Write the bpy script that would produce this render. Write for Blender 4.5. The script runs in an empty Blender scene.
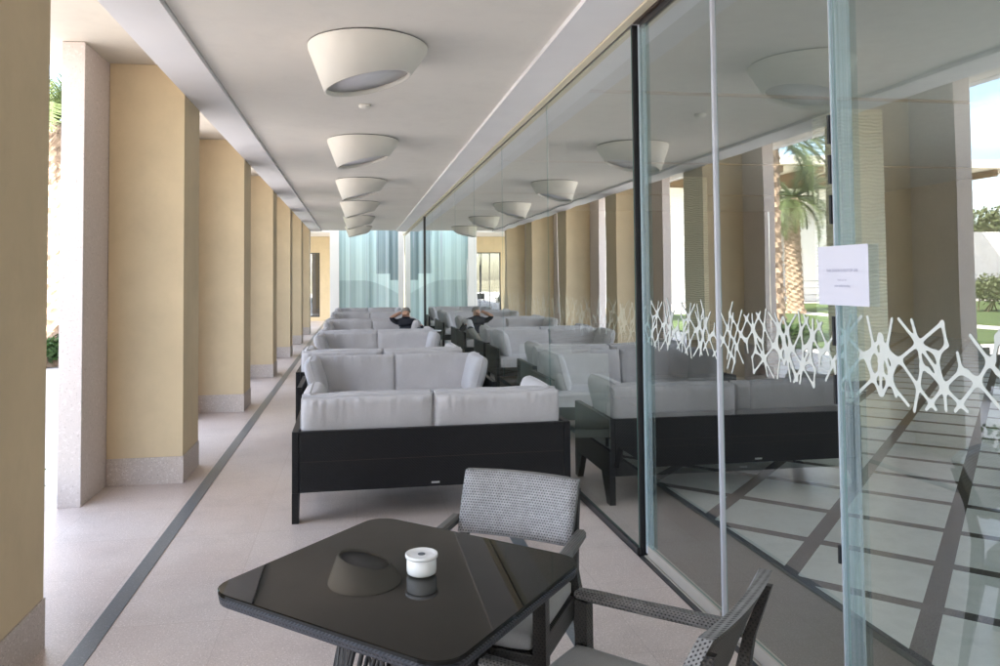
import bpy, bmesh, math, random
import numpy as np
from mathutils import Vector, Matrix, noise
R = math.radians
sc = bpy.context.scene
col = sc.collection
random.seed(7)

# ------------------------------------------------------------------ materials
def newmat(name):
    m = bpy.data.materials.new(name); m.use_nodes = True
    nt = m.node_tree; b = nt.nodes['Principled BSDF']
    return m, nt, b
def nd(nt, t, **k):
    n = nt.nodes.new(t)
    for a, v in k.items():
        if hasattr(n, a) and not a.startswith('i_'): setattr(n, a, v)
    return n
def coords(nt, scale=(1, 1, 1), kind='Object', rot=(0, 0, 0)):
    tc = nd(nt, 'ShaderNodeTexCoord'); mp = nd(nt, 'ShaderNodeMapping')
    mp.inputs['Scale'].default_value = scale; mp.inputs['Rotation'].default_value = rot
    nt.links.new(tc.outputs[kind], mp.inputs[0]); return mp.outputs[0]
def noise_n(nt, vec, scale, detail=4, rough=.55):
    n = nd(nt, 'ShaderNodeTexNoise'); n.inputs['Scale'].default_value = scale
    n.inputs['Detail'].default_value = detail; n.inputs['Roughness'].default_value = rough
    nt.links.new(vec, n.inputs['Vector']); return n.outputs['Fac']
def ramp(nt, fac, stops):
    r = nd(nt, 'ShaderNodeValToRGB')
    e = r.color_ramp.elements
    while len(e) < len(stops): e.new(.5)
    for x, (p, c) in zip(e, stops):
        x.position = p; x.color = (*c, 1) if len(c) == 3 else c
    nt.links.new(fac, r.inputs[0]); return r.outputs[0]
def mixc(nt, fac, a, b, mode='MIX'):
    m = nd(nt, 'ShaderNodeMix', data_type='RGBA', blend_type=mode)
    for s, v in ((0, fac), (6, a), (7, b)):
        if hasattr(v, 'links'): nt.links.new(v, m.inputs[s])
        elif s == 0: m.inputs[0].default_value = v
        else: m.inputs[s].default_value = (*v, 1)
    return m.outputs[2]
def mth(nt, op, a, b=None):
    m = nd(nt, 'ShaderNodeMath', operation=op)
    for i, v in enumerate((a, b)):
        if v is None: continue
        if hasattr(v, 'links'): nt.links.new(v, m.inputs[i])
        else: m.inputs[i].default_value = v
    return m.outputs[0]
def bump(nt, b, h, strength=.3, dist=.01):
    n = nd(nt, 'ShaderNodeBump'); n.inputs['Strength'].default_value = strength; n.inputs['Distance'].default_value = dist
    nt.links.new(h, n.inputs['Height']); nt.links.new(n.outputs[0], b.inputs['Normal'])
def setc(nt, b, c):
    if hasattr(c, 'links'): nt.links.new(c, b.inputs['Base Color'])
    else: b.inputs['Base Color'].default_value = (*c, 1)

def plain(name, c, rough=.6, metal=0, var=.08, scale=6, bmp=0, bscale=60, spec=None):
    m, nt, b = newmat(name); v = coords(nt)
    n = noise_n(nt, v, scale)
    lo = tuple(x*(1-var) for x in c); hi = tuple(min(1, x*(1+var)) for x in c)
    setc(nt, b, ramp(nt, n, [(.3, lo), (.7, hi)]))
    b.inputs['Roughness'].default_value = rough; b.inputs['Metallic'].default_value = metal
    if spec is not None: b.inputs['Specular IOR Level'].default_value = spec
    if bmp: bump(nt, b, noise_n(nt, v, bscale, 3), bmp, .004)
    return m

def speckle(name, base, dark, light, scale, rough=.5, joints=None, patch=None, bmp=.15):
    """granite: fine dark and light grains over a base, optional tile joints (x size, y size)"""
    m, nt, b = newmat(name); v = coords(nt)
    g1 = noise_n(nt, v, scale, 2, .7); g2 = noise_n(nt, v, scale*1.7, 2, .7)
    c = mixc(nt, ramp(nt, g1, [(.56, (0, 0, 0)), (.68, (1, 1, 1))]), base, light)
    c = mixc(nt, ramp(nt, g2, [(.60, (0, 0, 0)), (.70, (1, 1, 1))]), c, dark)
    if patch:
        c = mixc(nt, ramp(nt, noise_n(nt, v, .9, 3), [(.35, (0, 0, 0)), (.7, (1, 1, 1))]), c, patch, 'MULTIPLY')
    if joints:
        sx = nd(nt, 'ShaderNodeTexBrick'); sx.offset = 0
        sx.inputs['Scale'].default_value = 1; sx.inputs['Mortar Size'].default_value = .003
        sx.inputs['Mortar Smooth'].default_value = .3
        sx.inputs['Brick Width'].default_value = joints[0]; sx.inputs['Row Height'].default_value = joints[1]
        sx.inputs['Color1'].default_value = (1, 1, 1, 1); sx.inputs['Color2'].default_value = (.95, .92, .905, 1)
        sx.inputs['Mortar'].default_value = (.85, .82, .80, 1); nt.links.new(v, sx.inputs['Vector'])
        c = mixc(nt, 1, c, sx.outputs[0], 'MULTIPLY')
    setc(nt, b, c); b.inputs['Roughness'].default_value = rough
    if bmp: bump(nt, b, g1, bmp, .003)
    return m

def wicker(name, strand, gap, ax, bx, sa=.011, sb=.0085, hole=.30, rough=.42):
    """woven strands: staggered dark gaps; ax/bx weights (x,y,z) give the run and the cross direction"""
    m, nt, b = newmat(name); tc = nd(nt, 'ShaderNodeTexCoord'); v = tc.outputs['Object']
    def dot(w):
        d = nd(nt, 'ShaderNodeVectorMath', operation='DOT_PRODUCT'); d.inputs[1].default_value = w
        nt.links.new(v, d.inputs[0]); return d.outputs['Value']
    a = mth(nt, 'DIVIDE', dot(ax), sa); c = mth(nt, 'DIVIDE', dot(bx), sb)
    row = mth(nt, 'FLOOR', c)
    a = mth(nt, 'ADD', a, mth(nt, 'MULTIPLY', row, .5))
    fa = mth(nt, 'SUBTRACT', mth(nt, 'FRACT', a), .5); fc = mth(nt, 'SUBTRACT', mth(nt, 'FRACT', c), .5)
    d = mth(nt, 'SQRT', mth(nt, 'ADD', mth(nt, 'MULTIPLY', fa, fa), mth(nt, 'MULTIPLY', fc, fc)))
    f = nd(nt, 'ShaderNodeMapRange'); f.inputs[1].default_value = hole-.08; f.inputs[2].default_value = hole+.08
    nt.links.new(d, f.inputs[0])
    n = noise_n(nt, v, 45, 3)
    s = ramp(nt, n, [(.3, tuple(x*.8 for x in strand)), (.7, tuple(x*1.15 for x in strand))])
    setc(nt, b, mixc(nt, f.outputs[0], gap, s)); b.inputs['Roughness'].default_value = rough
    bump(nt, b, f.outputs[0], .7, .003)
    return m

def fabric(name, c, scale=500, rough=.9):
    m, nt, b = newmat(name); v = coords(nt)
    n = noise_n(nt, v, 5, 4); w = nd(nt, 'ShaderNodeTexNoise'); w.inputs['Scale'].default_value = scale
    nt.links.new(v, w.inputs['Vector'])
    k = ramp(nt, n, [(.3, tuple(x*.93 for x in c)), (.7, tuple(x*1.06 for x in c))])
    setc(nt, b, mixc(nt, .25, k, ramp(nt, w.outputs['Fac'], [(.35, tuple(x*.6 for x in c)), (.65, tuple(min(1, x*1.3) for x in c))])))
    b.inputs['Roughness'].default_value = rough
    b.inputs['Sheen Weight'].default_value = .15
    bump(nt, b, mth(nt, 'ADD', noise_n(nt, v, 9, 4), mth(nt, 'MULTIPLY', w.outputs['Fac'], .15)), .35, .02)
    return m

def glassmat(name, tint=(.86, .915, .885), ior=1.5, faces=9.0):
    m = bpy.data.materials.new(name); m.use_nodes = True; nt = m.node_tree; nt.nodes.clear()
    o = nd(nt, 'ShaderNodeOutputMaterial'); mx = nd(nt, 'ShaderNodeMixShader')
    t = nd(nt, 'ShaderNodeBsdfTransparent'); t.inputs[0].default_value = (*tint, 1)
    t2 = nd(nt, 'ShaderNodeBsdfTransparent'); mx2 = nd(nt, 'ShaderNodeMixShader')
    g = nd(nt, 'ShaderNodeBsdfGlossy'); g.inputs['Roughness'].default_value = 0; g.inputs[0].default_value = (.97, 1, .985, 1)
    bw = nd(nt, 'ShaderNodeBump'); bw.inputs['Strength'].default_value = .10; bw.inputs['Distance'].default_value = .02
    nt.links.new(noise_n(nt, coords(nt, (1, 1, .5)), .9, 2), bw.inputs['Height']); nt.links.new(bw.outputs[0], g.inputs['Normal'])
    lw = nd(nt, 'ShaderNodeFresnel'); lw.inputs[0].default_value = ior
    v = coords(nt)
    geo = nd(nt, 'ShaderNodeNewGeometry')
    r4 = mth(nt, 'DIVIDE', mth(nt, 'MULTIPLY', lw.outputs[0], faces), mth(nt, 'ADD', 1.0, mth(nt, 'MULTIPLY', lw.outputs[0], faces-1)))   # all surfaces of a double pane
    nt.links.new(r4, mx.inputs[0]); nt.links.new(t.outputs[0], mx.inputs[1]); nt.links.new(g.outputs[0], mx.inputs[2])
    nt.links.new(geo.outputs['Backfacing'], mx2.inputs[0]); nt.links.new(mx.outputs[0], mx2.inputs[1]); nt.links.new(t2.outputs[0], mx2.inputs[2])
    nt.links.new(mx2.outputs[0], o.inputs[0])
    return m

M = {}
M['paint'] = plain('beige_paint', (.65, .515, .325), .75, var=.07, scale=1.6, bmp=.05, bscale=120)
def wear(m, amount=.10):
    nt = m.node_tree; b = nt.nodes['Principled BSDF']; l = b.inputs['Base Color'].links[0]; src = l.from_socket
    v = coords(nt, (2.5, 2.5, 1.2)); n1 = noise_n(nt, v, 1.5, 6, .7); n2 = noise_n(nt, coords(nt), 2.6, 7, .75)
    k = ramp(nt, mth(nt, 'ADD', mth(nt, 'MULTIPLY', n1, .5), mth(nt, 'MULTIPLY', n2, .5)), [(.36, (1-amount,)*3), (.52, (1, 1, 1)), (.68, (1-amount*.35,)*3)])
    nt.links.new(mixc(nt, 1, src, k, 'MULTIPLY'), b.inputs['Base Color'])
wear(M['paint'], .07)
M['white'] = plain('white_paint', (.82, .81, .82), .65, var=.03, scale=1.5)
M['soffit'] = plain('cream_paint', (.72, .66, .56), .7, var=.03, scale=1.5)
M['ceil'] = plain('ceiling_paint', (.80, .76, .695), .8, var=.03, scale=.8)
wear(M['ceil'], .05); wear(M['soffit'], .07)
M['channel'] = plain('cream_channel', (.70, .63, .47), .5, var=.04)
M['plinth'] = speckle('plinth_granite', (.56, .475, .42), (.24, .19, .17), (.72, .65, .60), 75, .55)
M['pier'] = speckle('pier_stone', (.60, .52, .475), (.44, .37, .33), (.68, .60, .56), 38, .7, bmp=.3)
M['floor'] = speckle('walkway_granite', (.63, .555, .515), (.17, .13, .115), (.88, .82, .79), 105, .33, joints=(.62, .62), patch=(.90, .86, .85))
wear(M['floor'], .12)
M['strip'] = speckle('blue_granite', (.135, .15, .165), (.06, .07, .08), (.22, .235, .25), 120, .28)
M['dgranite'] = speckle('grey_granite', (.10, .093, .083), (.05, .045, .04), (.16, .15, .135), 130, .35)
M['lamp'] = plain('lamp_shell', (.78, .75, .68), .55, var=.02)
M['diff'] = plain('lamp_diffuser', (.80, .79, .81), .5, var=.02)
M['frame'] = wicker('black_weave', (.0065, .0065, .009), (.0008, .0008, .001), (1, 1, 0), (0, 0, 1), .020, .0095, .27, .42)
M['frame'].node_tree.nodes['Principled BSDF'].inputs['Specular IOR Level'].default_value = .3
M['cush'] = fabric('grey_canvas', (.50, .49, .51))
M['seam'] = plain('brown_seam', (.035, .027, .016), .6)
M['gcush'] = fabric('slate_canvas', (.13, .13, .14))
M['dcush'] = fabric('charcoal_canvas', (.05, .05, .055))
M['piping'] = fabric('pale_piping', (.62, .62, .63))
M['tglass'] = None
M['weave_back'] = wicker('wicker_back', (.33, .33, .345), (.04, .04, .045), (1, 0, 0), (0, 0, 1), .0108, .0090, .25)
M['weave_rear_shade'] = wicker('wicker_rear_shade', (.045, .040, .033), (.006, .005, .004), (1, 0, 0), (0, 0, 1), .0108, .0090, .27)  # same wicker, with the shade on the backrest's rear put into its colour
M['weave_edge'] = wicker('wicker_edge', (.22, .22, .22), (.03, .03, .03), (1, 1, 0), (0, .6, 1), .0108, .0092, .25)
M['weave_arm'] = wicker('wicker_arm', (.15, .145, .14), (.012, .011, .010), (0, 1, 0), (1, 0, 1), .0115, .0090, .28, .3)
M['weave_leg'] = wicker('wicker_leg', (.036, .032, .028), (.008, .007, .006), (1, 1, 0), (0, 0, 1), .012, .009, .28)
M['weave_rim'] = wicker('wicker_rim', (.045, .047, .058), (.01, .01, .012), (1, 1, 0), (0, 0, 1), .012, .010, .30)
M['seatc'] = fabric('taupe_canvas', (.34, .335, .33))
M['strand'] = plain('black_cane', (.015, .015, .017), .45)
M['porcelain'] = plain('porcelain', (.80, .81, .82), .18, var=.01)
M['greyhole'] = plain('ash_dark', (.10, .12, .14), .5)
M['alu'] = plain('brushed_aluminium', (.62, .63, .65), .38, metal=.85, var=.05)
M['seal'] = plain('pale_seal', (.46, .48, .54), .35, var=.03)
M['bottomrail'] = plain('satin_rail', (.52, .48, .43), .4, metal=.3, var=.05)
M['darkmetal'] = plain('dark_metal', (.055, .053, .055), .4, metal=.4)
M['black'] = plain('black_rubber', (.008, .008, .010), .5)
M['glass'] = glassmat('clear_glass')
M['door_glass'] = glassmat('door_glass', (.87, .92, .895), 1.5, 4.4)
def edgeclear():
    m = bpy.data.materials.new('clear_edge_strip'); m.use_nodes = True; nt = m.node_tree; b = nt.nodes['Principled BSDF']
    setc(nt, b, (.50, .58, .62)); b.inputs['Roughness'].default_value = .25
    t = nd(nt, 'ShaderNodeBsdfTransparent'); t.inputs[0].default_value = (.82, .90, .90, 1)
    mx = nd(nt, 'ShaderNodeMixShader'); n = noise_n(nt, coords(nt, (1, 34, .15)), 2.2, 3, .7)
    nt.links.new(ramp(nt, n, [(.36, (.06, .06, .06)), (.70, (.46, .46, .46))]), mx.inputs[0])
    nt.links.new(t.outputs[0], mx.inputs[1]); nt.links.new(b.outputs[0], mx.inputs[2]); nt.links.new(mx.outputs[0], nt.nodes['Material Output'].inputs[0])
    return m
M['estrip'] = edgeclear()
M['gedge'] = plain('glass_edge', (.16, .30, .27), .15)
M['film'] = plain('frosted_film', (.56, .585, .56), .7, var=.03)
M['paper'] = plain('paper', (.62, .62, .71), .8, var=.01)
M['ink'] = plain('ink', (.30, .30, .42), .8)
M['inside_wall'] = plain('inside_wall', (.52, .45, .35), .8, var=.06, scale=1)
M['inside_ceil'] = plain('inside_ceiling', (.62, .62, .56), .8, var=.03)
M['whitewall'] = plain('white_render', (.80, .78, .74), .8, var=.04, scale=.6)
M['bracket'] = plain('timber', (.22, .13, .06), .7, var=.2)
M['trunk'] = plain('palm_bark', (.30, .215, .15), .9, var=.45, scale=9, bmp=.8, bscale=18)
M['skin'] = plain('skin', (.50, .29, .21), .55, var=.06, scale=20)
M['hair'] = plain('hair', (.26, .24, .215), .7, var=.3, scale=60)
M['shirt'] = fabric('navy_cloth', (.016, .017, .030))
M['trouser'] = fabric('stone_cloth', (.30, .29, .27))
M['cream'] = fabric('cream_canvas', (.62, .66, .62))
M['pave'] = speckle('outdoor_paving', (.56, .52, .49), (.40, .36, .33), (.64, .60, .57), 60, .75, joints=(.6, .6))
M['water'] = plain('pool_water', (.10, .42, .45), .08, var=.1)

def leafmat(name, c):
    m, nt, b = newmat(name); v = coords(nt)
    oi = nd(nt, 'ShaderNodeNewGeometry')
    k = ramp(nt, oi.outputs['Random Per Island'], [(0, tuple(x*.55 for x in c)), (1, tuple(x*1.5 for x in c))])
    setc(nt, b, k); b.inputs['Roughness'].default_value = .55
    t = nd(nt, 'ShaderNodeBsdfTranslucent'); nt.links.new(k, t.inputs[0])
    mx = nd(nt, 'ShaderNodeMixShader'); mx.inputs[0].default_value = .35
    o = nt.nodes['Material Output']
    nt.links.new(b.outputs[0], mx.inputs[1]); nt.links.new(t.outputs[0], mx.inputs[2]); nt.links.new(mx.outputs[0], o.inputs[0])
    return m
M['frond'] = leafmat('palm_leaf', (.10, .13, .045))
M['leaf'] = leafmat('shrub_leaf', (.05, .095, .025))
M['olive'] = leafmat('olive_leaf', (.12, .14, .06))

def grassmat():
    m, nt, b = newmat('lawn_grass'); v = coords(nt)
    c = ramp(nt, noise_n(nt, v, 40, 5, .7), [(.3, (.045, .085, .018)), (.7, (.12, .17, .045))])
    c = mixc(nt, ramp(nt, noise_n(nt, v, .7, 3), [(.4, (0, 0, 0)), (.7, (1, 1, 1))]), c, (.8, .75, .7), 'MULTIPLY')
    setc(nt, b, c); b.inputs['Roughness'].default_value = .9; bump(nt, b, noise_n(nt, v, 90, 3), 1, .02); return m
M['grass'] = grassmat()

def tableglass():
    m, nt, b = newmat('black_table_glass'); setc(nt, b, (.006, .006, .005))
    b.inputs['Roughness'].default_value = .015; b.inputs['Specular IOR Level'].default_value = .27
    v = coords(nt); n = noise_n(nt, v, 14, 5, .7)
    r = ramp(nt, n, [(.45, (.012,)*3), (.8, (.05,)*3)]); nt.links.new(r, b.inputs['Roughness'])
    return m
M['tglass'] = tableglass()

def marble():
    m, nt, b = newmat('white_marble_grid'); v = coords(nt)
    sep = nd(nt, 'ShaderNodeSeparateXYZ'); nt.links.new(v, sep.inputs[0])
    x, y = sep.outputs[0], sep.outputs[1]
    P = .94
    def band(val, off):
        f = mth(nt, 'FRACT', mth(nt, 'DIVIDE', mth(nt, 'SUBTRACT', val, off), P))
        return mth(nt, 'LESS_THAN', mth(nt, 'ABSOLUTE', mth(nt, 'SUBTRACT', f, .5)), .068)
    bands = mth(nt, 'MAXIMUM', band(mth(nt, 'SUBTRACT', y, x), 2.42-P/2), band(mth(nt, 'ADD', y, x), 6.95-P/2))
    border = mth(nt, 'LESS_THAN', x, 2.34)
    bands = mth(nt, 'MAXIMUM', bands, border)
    n = noise_n(nt, v, 3.5, 8, .65)
    w = ramp(nt, n, [(.35, (.72, .75, .73)), (.5, (.83, .85, .83)), (.62, (.77, .79, .77))])
    g = ramp(nt, noise_n(nt, v, 120, 2), [(.35, (.035, .032, .034)), (.7, (.085, .08, .082))])
    setc(nt, b, mixc(nt, bands, w, g)); b.inputs['Roughness'].default_value = .16
    return m
M['marble'] = marble()

def waverelief():
    m, nt, b = newmat('rippled_plaster'); v = coords(nt, (1, 1, 1))
    w = nd(nt, 'ShaderNodeTexWave'); w.bands_direction = 'Z'
    w.inputs['Scale'].default_value = 6.2; w.inputs['Distortion'].default_value = 5.5; w.inputs['Detail'].default_value = 1.2
    w.inputs['Detail Scale'].default_value = .9
    nt.links.new(v, w.inputs['Vector'])
    setc(nt, b, ramp(nt, w.outputs['Fac'], [(.0, (.66, .66, .54)), (.35, (.73, .73, .60)), (1, (.75, .75, .62))]))
    b.inputs['Roughness'].default_value = .6; bump(nt, b, w.outputs['Fac'], .8, .012); return m
M['ripple'] = waverelief()

def tealscreen():
    """frosted screen coloured in vertical strips, a pale band and a curved lower field"""
    m, nt, b = newmat('teal_screen'); v = coords(nt)
    sep = nd(nt, 'ShaderNodeSeparateXYZ'); nt.links.new(v, sep.inputs[0]); x, z = sep.outputs[0], sep.outputs[2]
    cx = nd(nt, 'ShaderNodeCombineXYZ'); nt.links.new(mth(nt, 'FLOOR', mth(nt, 'MULTIPLY', x, 9)), cx.inputs[0])
    wn = nd(nt, 'ShaderNodeTexWhiteNoise'); nt.links.new(cx.outputs[0], wn.inputs['Vector'])
    c2 = nd(nt, 'ShaderNodeCombineXYZ'); nt.links.new(x, c2.inputs[0])
    soft = noise_n(nt, c2.outputs[0], 5.5, 3, .8)
    k = mth(nt, 'ADD', mth(nt, 'MULTIPLY', wn.outputs[0], .35), mth(nt, 'MULTIPLY', soft, .75))
    strips = ramp(nt, k, [(.22, (.37, .45, .45)), (.42, (.50, .60, .595)), (.6, (.63, .73, .72)), (.82, (.83, .885, .875))])
    dark = ramp(nt, k, [(.22, (.20, .25, .265)), (.5, (.33, .40, .41)), (.82, (.60, .68, .69))])
    top = mth(nt, 'MULTIPLY', mth(nt, 'GREATER_THAN', z, mth(nt, 'ADD', 1.80, mth(nt, 'MULTIPLY', mth(nt, 'GREATER_THAN', x, 1.15), -.22))), mth(nt, 'GREATER_THAN', mth(nt, 'ADD', x, mth(nt, 'MULTIPLY', soft, .5)), .95))
    q = mth(nt, 'MAXIMUM', mth(nt, 'SUBTRACT', x, .25), 0)
    curve = mth(nt, 'SUBTRACT', 1.58, mth(nt, 'MULTIPLY', mth(nt, 'POWER', q, 1.6), .36))
    low = mth(nt, 'LESS_THAN', z, curve)
    c = mixc(nt, top, strips, dark); c = mixc(nt, mth(nt, 'MULTIPLY', low, .4), c, dark)
    setc(nt, b, c); b.inputs['Roughness'].default_value = .25
    t = nd(nt, 'ShaderNodeBsdfTranslucent'); nt.links.new(c, t.inputs[0])
    mx = nd(nt, 'ShaderNodeMixShader'); mx.inputs[0].default_value = .75; o = nt.nodes['Material Output']
    nt.links.new(b.outputs[0], mx.inputs[1]); nt.links.new(t.outputs[0], mx.inputs[2]); nt.links.new(mx.outputs[0], o.inputs[0])
    return m
M['teal'] = tealscreen()

def hillmat():
    m, nt, b = newmat('dry_hillside'); v = coords(nt)
    c = ramp(nt, noise_n(nt, v, .05, 8, .7), [(.35, (.07, .085, .045)), (.5, (.24, .20, .12)), (.7, (.42, .36, .26))])
    setc(nt, b, c); b.inputs['Roughness'].default_value = .95; return m
M['hill'] = hillmat()

# ------------------------------------------------------------------ mesh helpers
class MB:
    def __init__(s): s.bm = bmesh.new()
    def box(s, x0, x1, y0, y1, z0, z1, bev=0, mi=0):
        r = bmesh.ops.create_cube(s.bm, size=1, matrix=Matrix.Translation(((x0+x1)/2, (y0+y1)/2, (z0+z1)/2)) @ Matrix.Diagonal((x1-x0, y1-y0, z1-z0, 1)))
        vs = r['verts']; fs = {f for v in vs for f in v.link_faces}
        for f in fs: f.material_index = mi
        if bev:
            es = {e for v in vs for e in v.link_edges}
            bmesh.ops.bevel(s.bm, geom=list(es), offset=bev, segments=2, profile=.6, affect='EDGES')
        return s
    def hexa(s, bot, top):
        v = [s.bm.verts.new(p) for p in list(bot)+list(top)]; n = len(bot)
        s.bm.faces.new(v[:n][::-1]); s.bm.faces.new(v[n:])
        for i in range(n): s.bm.faces.new((v[i], v[(i+1) % n], v[n+(i+1) % n], v[n+i]))
        return s
    def rings(s, rings, close=True, cap=True, mi=0):
        vr = [[s.bm.verts.new(p) for p in r] for r in rings]; n = len(rings[0])
        for a, b in zip(vr, vr[1:]):
            for i in range(n if close else n-1):
                f = s.bm.faces.new((a[i], a[(i+1) % n], b[(i+1) % n], b[i])); f.smooth = True; f.material_index = mi
        if cap:
            for r in (vr[0][::-1], vr[-1]):
                f = s.bm.faces.new(r); f.material_index = mi
        return s
    def tube(s, pts, rad, n=8, flat=1.0):
        pts = [Vector(p) for p in pts]
        if not hasattr(rad, '__len__'): rad = [rad]*len(pts)
        rr = []; up = Vector((0, 0, 1))
        for i, p in enumerate(pts):
            t = (pts[min(i+1, len(pts)-1)]-pts[max(i-1, 0)]).normalized()
            a = t.cross(up if abs(t.z) < .95 else Vector((0, 1, 0))).normalized(); b = a.cross(t)
            rr.append([p+(a*math.cos(k*2*math.pi/n)+b*math.sin(k*2*math.pi/n)*flat)*rad[i] for k in range(n)])
        return s.rings(rr)
    def lathe(s, prof, c=(0, 0, 0), n=32, cap=True):
        c = Vector(c)
        return s.rings([[c+Vector((r*math.cos(k*2*math.pi/n), r*math.sin(k*2*math.pi/n), z)) for k in range(n)] for r, z in prof], cap=cap)
    def build(s, name, mat, parent=None, smooth=None, loc=None, rz=0):
        bmesh.ops.recalc_face_normals(s.bm, faces=s.bm.faces)
        me = bpy.data.meshes.new(name); s.bm.to_mesh(me); s.bm.free()
        for m in (mat if isinstance(mat, (list, tuple)) else [mat]): me.materials.append(m)
        if smooth is not None:
            for p in me.polygons: p.use_smooth = smooth
        o = bpy.data.objects.new(name, me); col.objects.link(o)
        if parent: o.parent = parent
        if loc: o.location = loc
        o.rotation_euler.z = rz
        return o
def tag(o, label=None, cat=None, group=None, kind=None):
    for k, v in (('label', label), ('category', cat), ('group', group), ('kind', kind)):
        if v: o[k] = v
    return o
def empty(name, loc=(0, 0, 0), rz=0, label=None, cat=None, group=None):
    o = bpy.data.objects.new(name, None); col.objects.link(o); o.location = loc; o.rotation_euler.z = rz
    return tag(o, label, cat, group)
def kids(o): return [c for c in bpy.data.objects if c.parent == o]
def copy_tree(o, parent=None):
    ch = kids(o); c = o.copy(); col.objects.link(c); c.parent = parent
    for k in ch: copy_tree(k, c)
    return c
def struct(mb, name, mat): return tag(mb.build(name, mat), kind='structure')
def slab(name, mat, x0, x1, y0, y1, z0, z1): return struct(MB().box(x0, x1, y0, y1, z0, z1), name, mat)

def cushion(mb, cx, cy, cz, wx, wy, wz, axis='z', e=6, p=.36, edge=.18, seed=0, wr=.006, tilt=0, n=22, nu=None, pipe=0, gather=0):
    """stuffed cushion; its thickness lies along axis; piped seams and gathered cloth next to the seams"""
    rnd = random.Random(seed); off = Vector((rnd.uniform(0, 50), rnd.uniform(0, 50), rnd.uniform(0, 50)))
    nu = nu or n; nv = n
    hu, hv, ht = {'z': (wx/2, wy/2, wz/2), 'y': (wx/2, wz/2, wy/2), 'x': (wy/2, wz/2, wx/2)}[axis]
    def prof(t): return math.copysign(1-(1-abs(t))**1.45, t)
    T = Matrix.Translation((cx, cy, cz)) @ Matrix.Rotation(tilt, 4, 'X' if axis != 'x' else 'Y')
    def P(i, j, sgn):
        u, v = prof(-1+2*i/nu), prof(-1+2*j/nv)
        f = max(0, (1-abs(u)**e)*(1-abs(v)**e))**p
        uu = hu*u*(1-.015*v*v); vv = hv*v*(1-.025*u*u)
        t = ht*(edge+(1-edge)*f)
        t += noise.noise(Vector((uu*4, vv*4, sgn*3))+off)*wr*f
        if gather:
            dv, du = hv-abs(vv), hu-abs(uu)
            gv = math.exp(-dv/.05)*noise.noise(Vector((uu*34, sgn*2, v*1.2))+off)
            gu = math.exp(-du/.045)*noise.noise(Vector((vv*30, sgn*2+9, u*1.2))+off)
            t += gather*(gv+.8*gu)*min(1, f*1.6)
        vv += noise.noise(Vector((uu*5, 5, v))+off)*wr*.7*abs(v)
        return T @ Vector({'z': (uu, vv, sgn*t), 'y': (uu, sgn*t, vv), 'x': (sgn*t, uu, vv)}[axis])
    grids = []
    for sgn in (1, -1):
        g = [[mb.bm.verts.new(P(i, j, sgn)) for j in range(nv+1)] for i in range(nu+1)]
        for i in range(nu):
            for j in range(nv): mb.bm.faces.new((g[i][j], g[i+1][j], g[i+1][j+1], g[i][j+1])).smooth = True
        grids.append(g)
    a, b = grids
    loop = [(i, 0) for i in range(nu)]+[(nu, j) for j in range(nv)]+[(i, nv) for i in range(nu, 0, -1)]+[(0, j) for j in range(nv, 0, -1)]
    for k in range(len(loop)):
        (i, j), (i2, j2) = loop[k], loop[(k+1) % len(loop)]
        mb.bm.faces.new((a[i][j], b[i][j], b[i2][j2], a[i2][j2])).smooth = True
    for lp in ([] if not pipe else ([[a[i][j].co.copy() for i, j in loop], [b[i][j].co.copy() for i, j in loop]] if pipe == 2 else [[(a[i][j].co+b[i][j].co)/2 for i, j in loop]])):
        c = sum(lp, Vector())/len(lp); lp = [q+(q-c).normalized()*.002 for q in lp]
        mb.tube(lp+[lp[0]], .0052, 6)
    return mb

# ------------------------------------------------------------------ layout numbers (metres; camera stands over the origin, walkway runs along +Y)
GX = 1.625
XC, XP = -1.364, -1.937
COLY = [-3.525+3.26*k for k in range(-2, 9)]         # front faces: ... 2.995, 6.255, 9.515 ...
CD = .588
ZS, ZO = 3.105, 3.346
YEND = 23.45

# ---- setting
struct(MB().box(-2.15, 1.60, -14, 31.5, -.12, 0), 'floor', M['floor'])
s1 = slab('floor_strip', M['strip'], -1.214, -1.128, -14, 31.4, -.02, .004)
s2 = slab('floor_strip', M['strip'], .935, 1.012, -14, 25.3, -.02, .004)
slab('interior_border_floor', M['dgranite'], 1.70, 2.31, -14, 25.4, -.12, -.002)
slab('interior_floor', M['marble'], 2.311, 15, -14, 25.4, -.12, 0)
slab('ceiling', M['ceil'], -1.032, 1.238, -13.4, YEND, ZS+.032, ZS+.2)
slab('ceiling_beam', M['white'], XC, -1.040, -13.4, YEND, ZS, ZO+.3)
slab('ceiling_beam', M['white'], 1.240, 1.555, -13.4, YEND, ZS, ZS+.26)
slab('ceiling_channel', M['channel'], 1.558, 1.612, -14, 25.4, ZS-.012, ZS+.26)
slab('outer_soffit', M['soffit'], -2.30, XC-.002, -13.4, YEND, ZO, ZO+.12)
slab('roof', M['whitewall'], -2.30, 1.9, -13.4, YEND+.02, ZO+.302, ZO+1.5)
slab('facade_fascia', M['whitewall'], -2.42, -2.302, -13.4, YEND, ZO-.003, ZO+1.5)
def around(x0, x1, y0, y1, z0, z1, hx0, hx1, hy0, hy1):
    mb = MB(); mb.box(x0, hx0, y0, y1, z0, z1); mb.box(hx1, x1, y0, y1, z0, z1); mb.box(hx0, hx1, y0, hy0, z0, z1); mb.box(hx0, hx1, hy1, y1, z0, z1); return mb
struct(around(1.9, 15.2, -14, 25.4, 4.6, 8.0, 9.0, 14.4, -12, 8), 'upper_sun_block', M['whitewall'])  # unseen upper mass added to block the sun, with an added light well
slab('interior_bulkhead', M['white'], 1.66, 1.85, -14, 25.4, ZS-.01, 4.59)
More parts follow.
